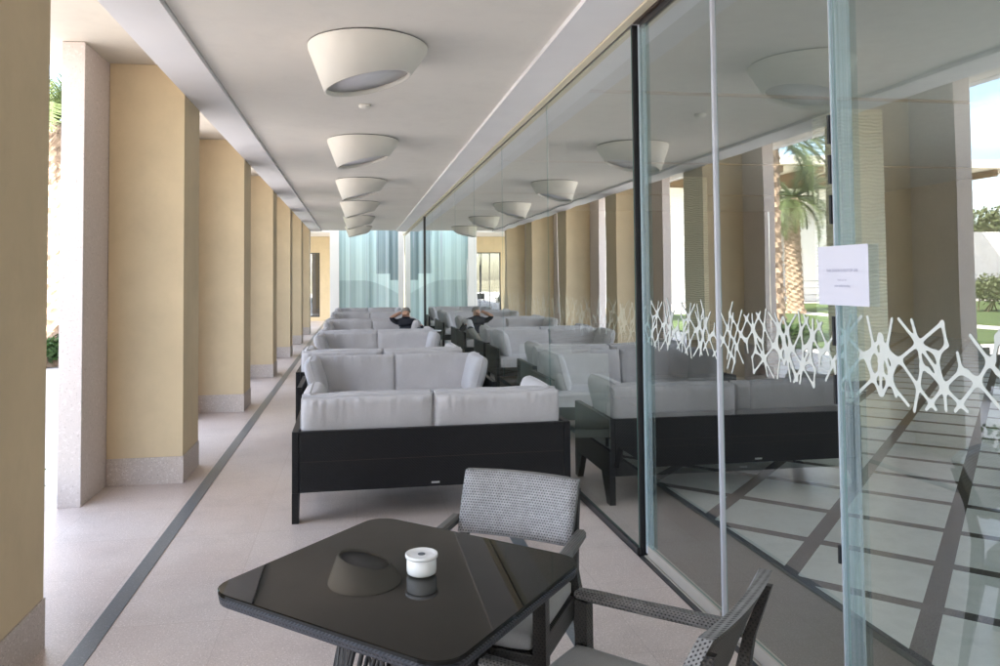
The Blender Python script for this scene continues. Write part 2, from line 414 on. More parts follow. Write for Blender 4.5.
struct(around(1.852, 15, -14, 25.4, 3.98, 4.1, 9.0, 14.4, -12, 8), 'interior_ceiling', M['inside_ceil'])  # opening added out of view so skylight brightens the interior
for k in range(3):
    slab('interior_ceiling_joint', M['inside_wall'], 1.86, 14.9, 9+5.6*k, 9+5.6*k+.06, 3.95, 3.979)
slab('interior_wall', M['inside_wall'], 15, 15.2, -14, 25.4, -.1, 4.59)
slab('interior_wall', M['inside_wall'], 1.7, 15, 25.41, 25.6, -.1, 4.59)
slab('interior_wall', M['inside_wall'], 1.7, 15, -14.2, -14.01, -.1, 4.59)

slab('well_sun_block', M['whitewall'], 14.6, 15.2, -14, 14, 8.01, 15.5)  # unseen wall added to keep direct sun out of the light well

# ---- columns (each with plinth and stone pier)
def make_column():
    root = empty('column')
    MB().box(XP, XC, 0, CD, .212, ZO-.002, .004).build('shaft', M['paint'], root)
    MB().box(XP-.0, XC+.006, -.006, CD+.006, 0, .212, .003).build('plinth', M['plinth'], root)
    MB().box(XP-.16, XP-.003, -.54, CD+.30, 0, ZO-.003, .004).build('stone_pier', M['pier'], root)
    return root
c0 = make_column()
CL = {2: 'dim olive beige column side cut by the frame, closest to the table',
      3: 'wide sunlit beige column with full granite plinth and pale stone pier beside it',
      4: 'beige column next behind the one with the pale stone pier in view',
      5: 'beige column beside the second sofa facing the camera, third with lit face showing',
      6: 'slim beige column fourth in the lit row along the walkway',
      7: 'slim beige column fifth in the lit row, second from the end window',
      8: 'last narrow beige column before the dark end window'}
for k, y in enumerate(COLY):
    c = c0 if k == 0 else copy_tree(c0)
    c.location.y = y
    tag(c, CL.get(k-2, 'beige column standing behind the camera position'), 'column', 'columns along the walkway')

# ---- ceiling lamps
def make_lamp():
    root = empty('ceiling_lamp')
    n = 56
    def ring(r, zf, dz=0):
        return [Vector((r*math.cos(a), r*math.sin(a), zf(r*math.cos(a))+dz)) for a in [k*2*math.pi/n for k in range(n)]]
    zb = lambda x: -.245+.235*x
    top = lambda x: -.008
    mb = MB(); mb.rings([ring(.392, top), ring(.389, lambda x: -.03), ring(.283, zb), ring(.268, zb), ring(.275, zb, .035)], cap=False)
    mb.build('shade', M['lamp'], root, True)
    mb = MB(); mb.rings([ring(.274, zb, .034), ring(.02, zb, .030)], cap=True); mb.build('diffuser', M['diff'], root)
    mb = MB(); mb.lathe([(.385, 0), (.385, -.010)], n=48); mb.build('mounting_plate', M['darkmetal'], root)
    return root
lamp0 = make_lamp()
LY = [-1.75, 1.5, 4.92, 8.26, 12.19-.55, 15.59-.6, 18.25, 21.4]
LY = [4.92+3.34*k for k in range(-1, 6)]
LL = ['white slanted cone ceiling lamp above the table', 'largest white slanted cone ceiling lamp, above the nearest sofa back',
      'second white slanted cone ceiling lamp counting from the table', 'third white slanted cone ceiling lamp counting from the table', 'fourth white slanted cone ceiling lamp counting from the table',
      'fifth white slanted cone ceiling lamp, partly hidden by nearer ones', 'last white slanted cone ceiling lamp, before the teal screen']
for k, y in enumerate(LY):
    l = lamp0 if k == 0 else copy_tree(lamp0)
    l.location = (.083, y, ZS+.031); tag(l, LL[k], 'lamp', 'slanted cone lamps along the ceiling')
sd = MB().lathe([(.055, 0), (.055, -.018), (.04, -.03), (.015, -.034)], n=24).build('smoke_detector', M['lamp'], None, True, (.083, 6.58, ZS+.032))
tag(sd, 'small round white detector on the ceiling behind the largest lamp', 'detector')

# ------------------------------------------------------------------ glass front
NET = [(0.648, 1.466, 0.675, 1.368), (0.675, 1.368, 0.711, 1.327), (0.619, 1.467, 0.542, 1.398), (0.542, 1.398, 0.477, 1.378), (0.566, 1.468, 0.542, 1.398), (0.542, 1.398, 0.530, 1.333), (0.530, 1.333, 0.565, 1.196), (0.448, 1.465, 0.542, 1.398), (0.542, 1.398, 0.634, 1.335), (0.634, 1.335, 0.669, 1.271), (0.669, 1.271, 0.698, 1.225), (0.707, 1.403, 0.675, 1.368), (0.675, 1.368, 0.615, 1.337), (0.615, 1.337, 0.550, 1.273), (0.550, 1.273, 0.482, 1.215), (0.675, 1.368, 0.647, 1.324), (0.647, 1.324, 0.669, 1.271), (0.711, 1.308, 0.669, 1.271), (0.669, 1.271, 0.588, 1.209), (0.542, 1.398, 0.473, 1.327), (0.473, 1.327, 0.448, 1.279), (0.448, 1.279, 0.444, 1.219), (0.448, 1.465, 0.435, 1.403), (0.435, 1.403, 0.469, 1.370), (0.469, 1.370, 0.465, 1.315), (0.465, 1.315, 0.450, 1.283), (0.530, 1.333, 0.507, 1.325), (0.507, 1.325, 0.450, 1.283), (0.450, 1.283, 0.370, 1.229), (0.398, 1.385, 0.387, 1.337), (0.387, 1.337, 0.450, 1.283), (0.450, 1.283, 0.518, 1.209), (0.353, 1.436, 0.293, 1.372), (0.293, 1.372, 0.333, 1.314), (0.333, 1.314, 0.412, 1.223), (0.387, 1.337, 0.333, 1.314), (0.333, 1.314, 0.260, 1.250), (0.267, 1.437, 0.281, 1.377), (0.281, 1.377, 0.293, 1.372), (0.293, 1.368, 0.271, 1.347), (0.271, 1.347, 0.253, 1.334), (0.477, 1.378, 0.469, 1.370), (0.333, 1.314, 0.367, 1.335), (0.367, 1.335, 0.387, 1.337), (0.267, 1.437, 0.241, 1.408), (0.238, 1.489, 0.267, 1.437)]
def film_mesh(length, z0, z1, res, seed, big=1.0):
    rnd = random.Random(seed); segs = []
    # tiles of one drawn net of strokes, flipped and stretched at random, plus loose strokes over their joins
    off = .245 if big > 1 else rnd.uniform(-.3, 0)
    x = off-.455 if big > 1 else off
    while x < length+.05:
        st = (1.0 if abs(x-off) < .01 else .999) if big > 1 else rnd.uniform(.72, .98)
        fx, fz = (False, False) if st == 1.0 else (rnd.random() < .5, rnd.random() < .5)
        for (ax, az, bx, bz) in NET:
            q = []
            for px, pz in ((ax, az), (bx, bz)):
                u = px-.245
                if fx: u = .462-u
                q += [x+u*st, (2*1.332-pz) if fz else pz]
            segs.append(tuple(q))
        x = off if big > 1 and x < off-.1 else x+.455*st
        if big > 1 and x < length-.5: continue
        for _ in range(2):
            a = rnd.uniform(-.07, .07); lo, hi = z0+rnd.uniform(0, .06), z1-rnd.uniform(0, .06); c = x+rnd.uniform(-.03, .03)
            segs.append((c-a, lo, c+a, hi))
    nx, nz = int(length/res), int((z1-z0+.05)/res)
    X, Z = np.meshgrid(np.linspace(.004, length-.004, nx+1), np.linspace(z0-.02, z1+.03, nz+1), indexing='ij')
    F = np.zeros_like(X); w = .0046
    for (ax, az, bx, bz) in segs:
        dx, dz = bx-ax, bz-az; L = dx*dx+dz*dz
        t = np.clip(((X-ax)*dx+(Z-az)*dz)/L, 0, 1)
        d = np.hypot(X-ax-t*dx, Z-az-t*dz); F += np.exp(-d/w)
    F -= math.exp(-(.0040 if big == 1 else .0050)/w)
    mb = MB(); cache = {}
    def vert(key, p):
        if key not in cache: cache[key] = mb.bm.verts.new((0, p[0], p[1]))
        return cache[key]
    for i in range(nx):
        for j in range(nz):
            q = [(i, j), (i+1, j), (i+1, j+1), (i, j+1)]
            fv = [F[a] for a in q]
            if max(fv) <= 0: continue
            poly = []
            for k in range(4):
                a, b = q[k], q[(k+1) % 4]; fa, fb = fv[k], fv[(k+1) % 4]
                if fa > 0: poly.append(vert(a, (X[a], Z[a])))
                if (fa > 0) != (fb > 0):
                    t = fa/(fa-fb); key = (min(a, b), max(a, b))
                    poly.append(vert(key, (X[a]+t*(X[b]-X[a]), Z[a]+t*(Z[b]-Z[a]))))
            if len(poly) >= 3:
                try: mb.bm.faces.new(poly)
                except ValueError: pass
    return mb
def make_pane(y0, y1, xg, name='facade_window', res=.012, seed=1, z0=.035, z1=ZS-.02, film=True, gm='glass', big=1.0):
    root = empty(name, (xg, y0, 0))
    L = y1-y0; mb = MB(); mb.box(-.005, .005, .004, L-.004, z0, z1)
    for f in mb.bm.faces:
        f.material_index = 0 if abs(f.normal.x) > .9 else 1
    mb.build('glass_sheet', [M[gm], M['gedge']], root)
    if film:
        f = film_mesh(L, 1.185, 1.465, res, seed, big).build('lattice_film', M['film'], root); f.location.x = .0068 if gm == 'glass' else -.0068
    return root
fixed = [4.19, 6.18, 8.18, 10.18, 12.18, 14.18, 15.92, 17.65]
PL = ['clear fixed glass pane left of the black door gasket, beside the nearest sofa', 'glass pane mirroring the second and third columns, next beyond the pane by the nearest sofa',
      'third fixed glass pane counting from the black door gasket', 'fourth fixed glass pane counting from the black door gasket', 'fifth fixed glass pane counting from the black door gasket',
      'sixth fixed glass pane counting from the black door gasket', 'last glass pane before the dark mullion, beside the seated man']
for k, (a, b) in enumerate(zip(fixed, fixed[1:])):
    tag(make_pane(a, b, GX, 'facade_window', .010 if k < 2 else .02, 10+k), PL[k], 'window', 'fixed glass panes of the facade')
fx2 = [17.76, 19.7, 21.6, 23.5, 25.38]
for k, (a, b) in enumerate(zip(fx2, fx2[1:])):
    tag(make_pane(a, b, GX, 'facade_window', .03, 30+k), ['glass pane just beyond the dark mullion', 'second glass pane beyond the dark mullion', 'third glass pane beyond the dark mullion', 'glass pane meeting the white post of the teal screen'][k], 'window', 'fixed glass panes of the facade')
o = MB().box(GX-.03, GX+.04, 17.665, 17.745, 0, ZS-.014, .004).build('mullion', M['darkmetal']); tag(o, 'dark slim upright mullion in the glass facade near the seated man', 'mullion')
# sliding panels, each a thing: sheet, film, edge profile
SX = GX+.028
def slider(y0, y1, seed, label, res=.0065, big=1.0):
    r = make_pane(y0, y1, SX, 'sliding_glass_panel', res, seed, .075, ZS-.05, True, 'door_glass', big)
    MB().box(-.017, .017, .02, y1-y0-.02, .014, .074, .003).build('bottom_rail', M['bottomrail'], r)
    MB().box(-.014, .014, .02, y1-y0-.02, ZS-.052, ZS-.018, .003).build('top_rail', M['darkmetal'], r)
    return tag(r, label, 'glass door', 'sliding glass panels')
p1 = slider(3.232, 4.125, 51, 'sliding glass door panel between the black gasket and the first pale edge strip')
p2 = slider(2.372, 3.222, 52, 'sliding glass door panel between the pale edge strip and the paper notice')
p3 = slider(1.45, 2.352, 53, 'sliding glass door panel on which the white paper notice hangs', .0055, 1.35)
p3.rotation_euler.z = R(.4)
for k, a in enumerate((.55, -.35, -1.25)): slider(a, a+.89, 60+k, 'sliding glass door panel behind the camera position', .03)
for k, a in enumerate((-3.3, -5.3)): tag(make_pane(a, a+1.98, GX, 'facade_window', .03, 70+k), 'fixed glass pane behind the camera position', 'window', 'fixed glass panes of the facade')
MB().box(-.012, .006, -.012, .008, .02, ZS-.05, .002).build('edge_profile', M['seal'], p2).location = (-.004, .856, 0)
e = MB().box(-.010, .008, -.006, .006, .02, ZS-.05, .002).build('edge_profile', M['seal'], p3); e.location = (-.004, .905, 0)
MB().box(-.022, -.012, .80, .895, .08, ZS-.05).build('edge_strip', M['estrip'], p3)
MB().box(-.020, -.010, .79, .885, .08, ZS-.05).build('edge_strip', M['estrip'], p1)
for z in (.62, 1.16, 1.36, 1.78, 1.92, 2.06): MB().box(-.02, .012, .912, .922, z, z+(.10 if z > 1 else .06)).build('edge_clip', M['black'], p3)
o = MB().box(GX-.008, GX+.03, 4.164, 4.178, .0, ZS-.014, .003).build('door_gasket', M['black']); tag(o, 'black upright gasket where the fixed glass meets the sliding doors', 'gasket')
o = MB().box(SX-.010, SX+.010, 4.128, 4.146, .02, ZS-.02, .003).build('door_jamb', M['seal']); tag(o, 'pale upright jamb strip beside the black door gasket', 'door jamb')
tr = empty('sliding_door_track', (0, 0, 0), 0, 'metal floor track under the sliding glass doors', 'door track')
MB().box(1.603, 1.628, -2.0, 4.14, -.05, .006).build('channel', M['darkmetal'], tr)
MB().box(1.629, 1.698, -2.0, 4.14, -.05, .010, .002).build('sill_plate', M['bottomrail'], tr)
o = MB().box(1.606, 1.697, 4.19, 25.4, -.05, .034, .002).build('glass_base_channel', M['darkmetal']); tag(o, 'dark metal base channel under the fixed glass', 'channel')
th = empty('door_head_track', (0, 0, 0), 0, 'dark ribbed head track above the sliding glass doors', 'door track')
mb = MB()
for k in range(4): mb.box(1.614+k*.022, 1.630+k*.022, -2, 4.14, ZS-.017, ZS+.02)
mb.build('head_rail', plain('bronze_rail', (.10, .075, .06), .4, metal=.3), th)
# paper notice
pn = empty('paper_notice', (SX-.027, 2.437, 1.5), 0, 'white printed paper notice taped to the glass door', 'notice')
MB().box(-.0022, 0, -.262, 0, 0, .203).build('paper_sheet', M['paper'], pn)
def text(body, size, y, z, parent, x=-.0035):
    cu = bpy.data.curves.new('printed_line', 'FONT'); cu.body = body; cu.size = size; cu.align_x = 'CENTER'; cu.align_y = 'CENTER'
    ob = bpy.data.objects.new('printed_line', cu); col.objects.link(ob); ob.parent = parent
    ob.location = (x, y, z); ob.rotation_euler = (R(90), 0, R(-90)); cu.materials.append(M['ink'])
    bpy.context.view_layer.update()
    me = bpy.data.meshes.new_from_object(ob.evaluated_get(bpy.context.evaluated_depsgraph_get()))
    o2 = bpy.data.objects.new('printed_line', me); col.objects.link(o2); o2.parent = parent; o2.location = (x, y, z); o2.rotation_euler = ob.rotation_euler
    bpy.data.objects.remove(ob); return o2
text('THIS DOOR IS OUT OF USE', .0135, -.131, .118, pn)
text('Thank you for', .0085, -.131, .086, pn)
text('your understanding', .0105, -.131, .066, pn)

# ------------------------------------------------------------------ end of the walkway
TY = 25.45
es = empty('teal_screen', (0, TY, 0), 0, 'tall teal frosted glass screen with vertical strips closing the walkway', 'screen')
MB().box(-.56, 1.60, -.012, .012, .05, 3.40).build('screen_glass', M['teal'], es)
mb = MB()
for x in (-.2, .35, .72, 1.02, 1.28): mb.box(x, x+.012, -.016, -.0125, .05, 3.40)
mb.build('strip_joint', M['seal'], es)
MB().box(-.56, 1.60, -.05, .05, 0, .05).build('base_rail', M['alu'], es)
o = MB().box(-.86, -.565, TY-.12, TY+.12, 0, 3.6, .004).build('white_post', M['whitewall']); tag(o, 'broad white post at the outer edge of the teal screen', 'post')
o = MB().box(1.42, 1.602, TY-.30, TY-.05, 0, 3.4, .004).build('white_post', M['whitewall']); tag(o, 'narrow white post where the teal screen meets the glass facade', 'post')
yw = empty('yellow_wall', (0, 30, 0), 0, 'yellow end wall with a dark framed window beyond the last column', 'wall')
mb = MB(); mb.box(-7, -2.62, 0, .3, 0, 3.32); mb.box(-1.41, 1.9, 0, .3, 0, 3.32); mb.box(-2.62, -1.41, 0, .3, 2.68, 3.32); mb.box(-2.62, -1.41, 0, .3, 0, .15)
mb.build('wall_face', M['paint'], yw)
mb = MB()
for x in (-2.62, -2.22, -1.83, -1.45): mb.box(x, x+.04, .06, .12, .15, 2.68)
mb.box(-2.58, -1.45, .06, .12, 2.64, 2.68); mb.box(-2.58, -1.45, .06, .12, .15, .2)
wf = mb.build('window', M['darkmetal'], yw)
MB().box(-2.6, -1.43, .085, .095, .2, 2.64).build('pane', M['glass'], wf)
slab('end_soffit', M['white'], -7, 1.9, 27.2, 33.5, 3.321, 3.6)
slab('end_sun_shade', M['whitewall'], -7, -.87, 23.5, 27.199, 3.6, 3.8)  # slab added to keep the sun off the yellow end wall
slab('end_room_wall', M['darkmetal'], -7, 1.9, 33.2, 33.4, 0, 3.32)
# bar stuff behind that window: a dark shelf
o = empty('bottle_shelf', (-2.05, 31.2, 0), 0, 'dark shelf of bottles seen through the end window', 'shelf')
mb = MB()
for z in (.4, .9, 1.4, 1.9): mb.box(-.5, .1, 0, .25, z, z+.03)
mb.box(-.53, -.5, 0, .25, 0, 2.3); mb.box(.1, .13, 0, .25, 0, 2.3); mb.build('rack', M['darkmetal'], o)

# ------------------------------------------------------------------ sofas
def make_sofa(W=1.90, cushion_mat=None, nseat=2, pillows=True, seed=3):
    cm = cushion_mat or M['cush']; h = W/2
    root = empty('sofa')
    mb = MB(); mb.box(-h+.046, h-.046, -.43, -.392, .20, .598, .004)
    bp = mb.build('back_panel', M['frame'], root)
    MB().box(-h+.05, h-.05, -.4312, -.4302, .3985, .4010).build('seam_line', M['seam'], bp)
    MB().box(-.028, .028, -.436, -.4305, .222, .234, .001).build('badge', M['alu'], bp)
    for s in (-1, 1):
        mb = MB(); x0, x1 = (-h, -h+.044) if s < 0 else (h-.044, h)
        mb.box(x0, x1, -.43, .43, .20, .60, .004); mb.build('side_panel', M['frame'], root)
        for yb in (-1, 1):
            mb = MB(); ya, yb2 = (-.43, -.25) if yb < 0 else (.43, .25)
            yc = -.36 if yb < 0 else .36
            y0, y1 = min(ya, yb2), max(ya, yb2); z0, z1 = min(ya, yc), max(ya, yc)
            mb.hexa([(x0, z0, 0), (x1, z0, 0), (x1, z1, 0), (x0, z1, 0)], [(x0, y0, .199), (x1, y0, .199), (x1, y1, .199), (x0, y1, .199)])
            mb.build('leg', M['frame'], root)
    MB().box(-h+.046, h-.046, .385, .43, .20, .33, .004).build('front_rail', M['frame'], root)
    MB().box(-h+.046, h-.046, -.39, .383, .26, .30).build('seat_deck', M['frame'], root)
    w = (W-.10)/nseat
    for k in range(nseat):
        cx = -h+.05+w*(k+.5)
        mb = MB(); cushion(mb, cx, .03, .385, w-.006, .80, .17, 'z', e=16, p=.30, edge=.62, seed=seed+k, n=20, nu=30, pipe=2, gather=.004); mb.build('seat_cushion', cm, root, True)
        mb = MB(); cushion(mb, cx, -.265, .615, w-.012, .20, .40, 'y', e=9, p=.36, edge=.50, seed=seed+10+k, wr=.016, tilt=R(7), n=30, nu=84, pipe=2, gather=.015)
        mb.build('back_cushion', cm, root, True)
    if pillows:
        for s in (-1, 1):
            mb = MB(); cushion(mb, s*(h-.16), .02, .635, .17, .58, .40, 'x', e=5, p=.42, edge=.16, seed=seed+20+s, wr=.010, tilt=R(s*15), n=26, pipe=1, gather=.016)
            mb.build('side_pillow', cm, root, True)
    return root
s0 = make_sofa()
SOFX = .525
sofas = []
AW = ['nearest grey sofa with its black woven back towards the table', 'second sofa turned away, hidden behind the first sofa facing the camera', 'third sofa turned away, behind the second one facing the camera',
      'fourth sofa turned away, just in front of the seated man', 'fifth sofa turned away, far down the walkway', None]
FA = ['grey sofa facing the camera with two pillows, directly opposite the nearest black sofa back', 'second grey sofa facing the camera counting from the table', 'grey sofa facing the camera that the man sits on',
      'grey sofa facing the camera just behind the seated man', 'farthest grey sofa, in front of the teal screen']
for k in range(5):
    a = s0 if k == 0 else copy_tree(s0)
    a.location = (SOFX-(.20 if k else 0)+random.uniform(-.03, .03)*(k > 0), 5.086+.43+3.26*k, 0); a.rotation_euler.z = R(.6) if k == 0 else R(random.uniform(-1, 1))
    tag(a, AW[k], 'sofa', 'grey sofas along the walkway')
    f = copy_tree(s0); f.location = (SOFX-(.11 if k == 0 else .21)+random.uniform(-.02, .02), 8.25-.43-(.22 if k == 0 else .1)+3.26*k, 0); f.rotation_euler.z = R(180+random.uniform(-1, 1))
    tag(f, FA[k], 'sofa', 'grey sofas along the walkway')
# coffee tables between facing sofas, side table
def make_coffee():
    r = empty('coffee_table')
    MB().box(-.30, .30, -.30, .30, .36, .375, .004).build('table_top', M['tglass'], r)
    MB().box(-.27, .27, -.27, .27, .05, .355, .01).build('base', M['frame'], r)
    return r
ct0 = make_coffee()
for k in range(4):
    t = ct0 if k == 0 else copy_tree(ct0); t.location = (.45, 6.50+3.26*k, 0)
    tag(t, ['low black coffee table between the nearest pair of sofas', 'low black coffee table between the second pair of sofas', 'low black coffee table between the third pair of sofas', 'low black coffee table between the fourth pair of sofas'][k], 'coffee table', 'coffee tables between the sofas')
st = empty('side_table', (1.52, 16.35, 0), 0, 'small round white side table on a thin pole by the glass', 'side table')
MB().lathe([(.13, .46), (.135, .47), (.13, .485)], n=24).build('table_top', M['porcelain'], st)
MB().tube([(0, 0, .05), (0, 0, .46)], .014).build('pole', M['alu'], st)
MB().lathe([(.12, 0), (.12, .03), (.02, .06)], n=24).build('base', M['black'], st)

# ------------------------------------------------------------------ table and ashtray
def rsq(h, r, z, n=6):
    out = []
    for cx, cy, a0 in ((1, 1, 0), (-1, 1, 90), (-1, -1, 180), (1, -1, 270)):
        for k in range(n+1):
            a = R(a0+90*k/n); out.append(Vector((cx*(h-r)+r*math.cos(a), cy*(h-r)+r*math.sin(a), z)))
    return out
tb = empty('dining_table', (.138, 2.225, 0), R(49.1), 'square black glass topped table with woven cane base in the foreground', 'table')
def rr2(d, r, z): return [Vector((p.x*(.380+d)/.39, p.y*(.407+d)/.39, z)) for p in rsq(.39, .078, 0)]
def rr3(d, r, z): return [Vector((p.x, p.y, z)) for p in rr2(d, r, 0)]
MB().rings([rr3(-.004, 0, .728), rr3(0, 0, .7305), rr3(0, 0, .738), rr3(-.003, 0, .740)]).build('table_top', M['tglass'], tb, False)
MB().rings([rr3(-.02, 0, .702), rr3(-.004, 0, .705), rr3(-.001, 0, .722), rr3(-.006, 0, .7275)]).build('woven_rim', M['weave_rim'], tb, False)
mb = MB(); rnd = random.Random(5)
for k in range(84):
    a = k*2*math.pi/84+rnd.uniform(-.08, .08); d = rnd.choice((-1, 1))*rnd.uniform(.35, .9)
    pts = []
    for t in range(9):
        f = t/8; z = .70*(1-f)+.02*f; rr = .165+.02*math.sin(f*3)+.12*f**1.6; aa = a+d*f+.05*math.sin(f*9+k)
        pts.append((rr*math.cos(aa), rr*math.sin(aa), z))
    mb.tube(pts, .0068, 6)
mb.build('woven_base', M['strand'], tb)
mb = MB(); mb.lathe([(.27, 0), (.285, .01), (.285, .022), (.27, .03)], n=36); mb.build('base_ring', M['strand'], tb)
ash = empty('ashtray', (.188, 2.215, .7405), 0, 'white round lidded ashtray standing on the black table', 'ashtray')
MB().lathe([(.036, 0), (.0425, .004), (.044, .012), (.0435, .046), (.041, .0475)], n=40).build('bowl', M['porcelain'], ash, True)
MB().lathe([(.0415, .0476), (.0475, .0482), (.0482, .052), (.0475, .0575), (.0445, .0585), (.040, .0555), (.030, .0545), (.016, .0548)], n=40).build('lid', M['porcelain'], ash, True)
MB().lathe([(.011, .0549), (.011, .0562)], n=20).build('lid_hole', M['greyhole'], ash)

# ------------------------------------------------------------------ wicker armchairs
def make_chair():
    r = empty('wicker_armchair')
    # backrest: gently curved slab, leaning back; local front is +y
    mb = MB(); nu, nv = 14, 8; g = {}
    def bpnt(i, j, s):
        u = -1+2*i/nu; v = j/nv; z = .618+v*.217+.004*(1-u*u)*v
        y = -.215-.075*v-.02*(1-u*u)-.02*v*v + s*.016
        hw = .226+.006*v
        return (u*hw, y, z)
    for s in (1, -1):
        for i in range(nu+1):
            for j in range(nv+1): g[i, j, s] = mb.bm.verts.new(bpnt(i, j, s))
    for s in (1, -1):
        for i in range(nu):
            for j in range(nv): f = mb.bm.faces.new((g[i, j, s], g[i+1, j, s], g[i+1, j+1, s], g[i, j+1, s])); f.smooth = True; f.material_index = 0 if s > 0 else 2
    rim = [(i, 0) for i in range(nu)]+[(nu, j) for j in range(nv)]+[(i, nv) for i in range(nu, 0, -1)]+[(0, j) for j in range(nv, 0, -1)]
    for a, b in zip(rim, rim[1:]+rim[:1]): mb.bm.faces.new((g[a[0], a[1], 1], g[a[0], a[1], -1], g[b[0], b[1], -1], g[b[0], b[1], 1])).material_index = 1
    mb.build('backrest', [M['weave_back'], M['weave_edge'], M['weave_rear_shade']], r)
    mb = MB(); cushion(mb, 0, .02, .470, .452, .47, .065, 'z', e=10, p=.3, edge=.5, seed=44, wr=.002, n=16); mb.build('seat_cushion', M['seatc'], r, True)
    mb = MB(); mb.box(-.232, .232, -.235, .245, .355, .436, .008); mb.build('seat_frame', M['weave_leg'], r)
    for s in (-1, 1):
        mb = MB()
        mb.rings([[Vector((s*.252+sx*hw, y+ (sy*.0 if 0 else 0), z+sy*hh)) for sx, sy in ((-1, -.45), (-.55, -1), (.55, -1), (1, -.45), (1, .45), (.55, 1), (-.55, 1), (-1, .45))]
                  for y, z, hw, hh in ((-.245, .655, .020, .018), (-.15, .650, .022, .017), (.05, .640, .023, .016), (.20, .634, .023, .016), (.252, .632, .022, .014), (.260, .630, .016, .009))])
        mb.build('armrest', M['weave_arm'], r, False)
        mb = MB(); mb.rings([[Vector((s*.252+sx*w, .236+sy*w, z)) for sx, sy in ((-1, -1), (1, -1), (1, 1), (-1, 1))] for z, w in ((0, .014), (.33, .021), (.40, .021), (.616, .0205))])
        mb.build('front_leg', M['weave_leg'], r, False)
        mb = MB(); mb.rings([[Vector((s*(.250 if z < .45 else .222)+sx*w, y+sy*w, z)) for sx, sy in ((-1, -1), (1, -1), (1, 1), (-1, 1))] for y, z, w in ((-.300, 0, .014), (-.240, .34, .022), (-.240, .52, .018), (-.268, .66, .014), (-.318, .80, .010))])
        mb.build('rear_leg', M['weave_leg'], r, False)
    return r
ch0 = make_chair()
ch0.location = (.475, 2.625, 0); ch0.rotation_euler.z = math.atan2(.53, -.85)   # front (+y) turned to the table
tag(ch0, 'grey wicker armchair behind the table with its pale woven backrest facing the camera', 'chair', 'wicker armchairs round the table')
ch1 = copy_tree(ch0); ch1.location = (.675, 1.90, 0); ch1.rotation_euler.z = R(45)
tag(ch1, 'dark wicker armchair in the right foreground seen from its side, by the glass doors', 'chair', 'wicker armchairs round the table')

# ------------------------------------------------------------------ seated man
def make_man(loc):
    root = empty('person', loc, 0, 'grey haired man in dark navy top lounging on a sofa, hand behind his head', 'person')
    # joints: x to the camera's right, -y towards camera
    J = [(0, 0, .45, .15, .12), (0, -.03, .58, .155, .11), (-.01, .03, .70, .175, .11), (-.01, .07, .79, .12, .09), (-.01, .08, .85, .058, .058), (-.01, .06, .93, .078, .09), (-.01, .055, 1.0, .07, .08),
         (-.20, .07, .775, .058, .058), (-.31, -.10, .86, .042, .042), (-.16, .02, .93, .034, .034), (-.10, .05, .955, .036, .028),
         (.19, .05, .765, .058, .058), (.31, -.06, .61, .045, .045), (.27, -.26, .68, .034, .034), (.25, -.33, .73, .034, .026),
         (-.10, -.20, .50, .088, .088), (-.12, -.52, .56, .066, .066), (-.12, -.72, .20, .05, .05), (-.12, -.80, .06, .04, .04), (-.12, -.92, .04, .036, .03),
         (.10, -.20, .50, .088, .088), (.20, -.50, .66, .066, .066), (.10, -.82, .48, .05, .05), (.0, -.98, .46, .042, .042), (-.02, -1.05, .54, .036, .03)]
    E = [(0, 1), (1, 2), (2, 3), (3, 4), (4, 5), (5, 6), (3, 7), (7, 8), (8, 9), (9, 10), (3, 11), (11, 12), (12, 13), (13, 14), (0, 15), (15, 16), (16, 17), (17, 18), (18, 19), (0, 20), (20, 21), (21, 22), (22, 23), (23, 24)]
    me = bpy.data.meshes.new('body'); me.from_pydata([j[:3] for j in J], E, []); o = bpy.data.objects.new('body', me); col.objects.link(o); o.parent = root
    md = o.modifiers.new('skin', 'SKIN'); md.use_smooth_shade = True
    for i, j in enumerate(J):
        v = me.skin_vertices[0].data[i]; v.radius = j[3:5]; v.use_root = (i == 0)
    sb = o.modifiers.new('sub', 'SUBSURF'); sb.levels = sb.render_levels = 2
    # clothing colours by height/position on the one body
    m, nt, b = newmat('man_body'); tc = nd(nt, 'ShaderNodeTexCoord'); sp = nd(nt, 'ShaderNodeSeparateXYZ'); nt.links.new(tc.outputs['Object'], sp.inputs[0])
    x, y, z = sp.outputs
    head = mth(nt, 'MAXIMUM', mth(nt, 'GREATER_THAN', z, .868), mth(nt, 'MULTIPLY', mth(nt, 'LESS_THAN', y, -.19), mth(nt, 'GREATER_THAN', mth(nt, 'SUBTRACT', z, mth(nt, 'MULTIPLY', y, -.2)), .66)))
    legs = mth(nt, 'LESS_THAN', z, mth(nt, 'ADD', .50, mth(nt, 'MULTIPLY', y, -.3)))
    c = mixc(nt, legs, (.018, .02, .034), (.30, .29, .27)); c = mixc(nt, head, c, (.52, .30, .215)); setc(nt, b, c); b.inputs['Roughness'].default_value = .7
    me.materials.append(m)
    # hair cap
    mb = MB(); rr = []
    for k in range(7):
        t = k/6; a = t*math.pi*.52
        rr.append([Vector((-.01+.088*math.sin(a)*math.cos(q)+.002, .108+.092*math.sin(a)*math.sin(q), .945+.098*math.cos(a)+(.03*math.sin(a) if math.sin(q) < -.2 else 0))) for q in [i*2*math.pi/20 for i in range(20)]])
    rr[0] = [Vector((-.01+.004*math.cos(i), .098+.004*math.sin(i), 1.043)) for i in [i*2*math.pi/20 for i in range(20)]]
    mb.rings(rr, cap=True); mb.build('hair', M['hair'], root, True)
    # face features
    mb = MB(); mb.rings([[Vector((-.01+w*math.cos(q), yy, zz+w*1.2*math.sin(q))) for q in [i*math.pi/4 for i in range(8)]] for yy, zz, w in ((-.02, .93, .014), (-.045, .922, .012), (-.05, .918, .004))]); mb.build('nose', M['skin'], root, True)
    return root
make_man((.95, 14.18, .02))

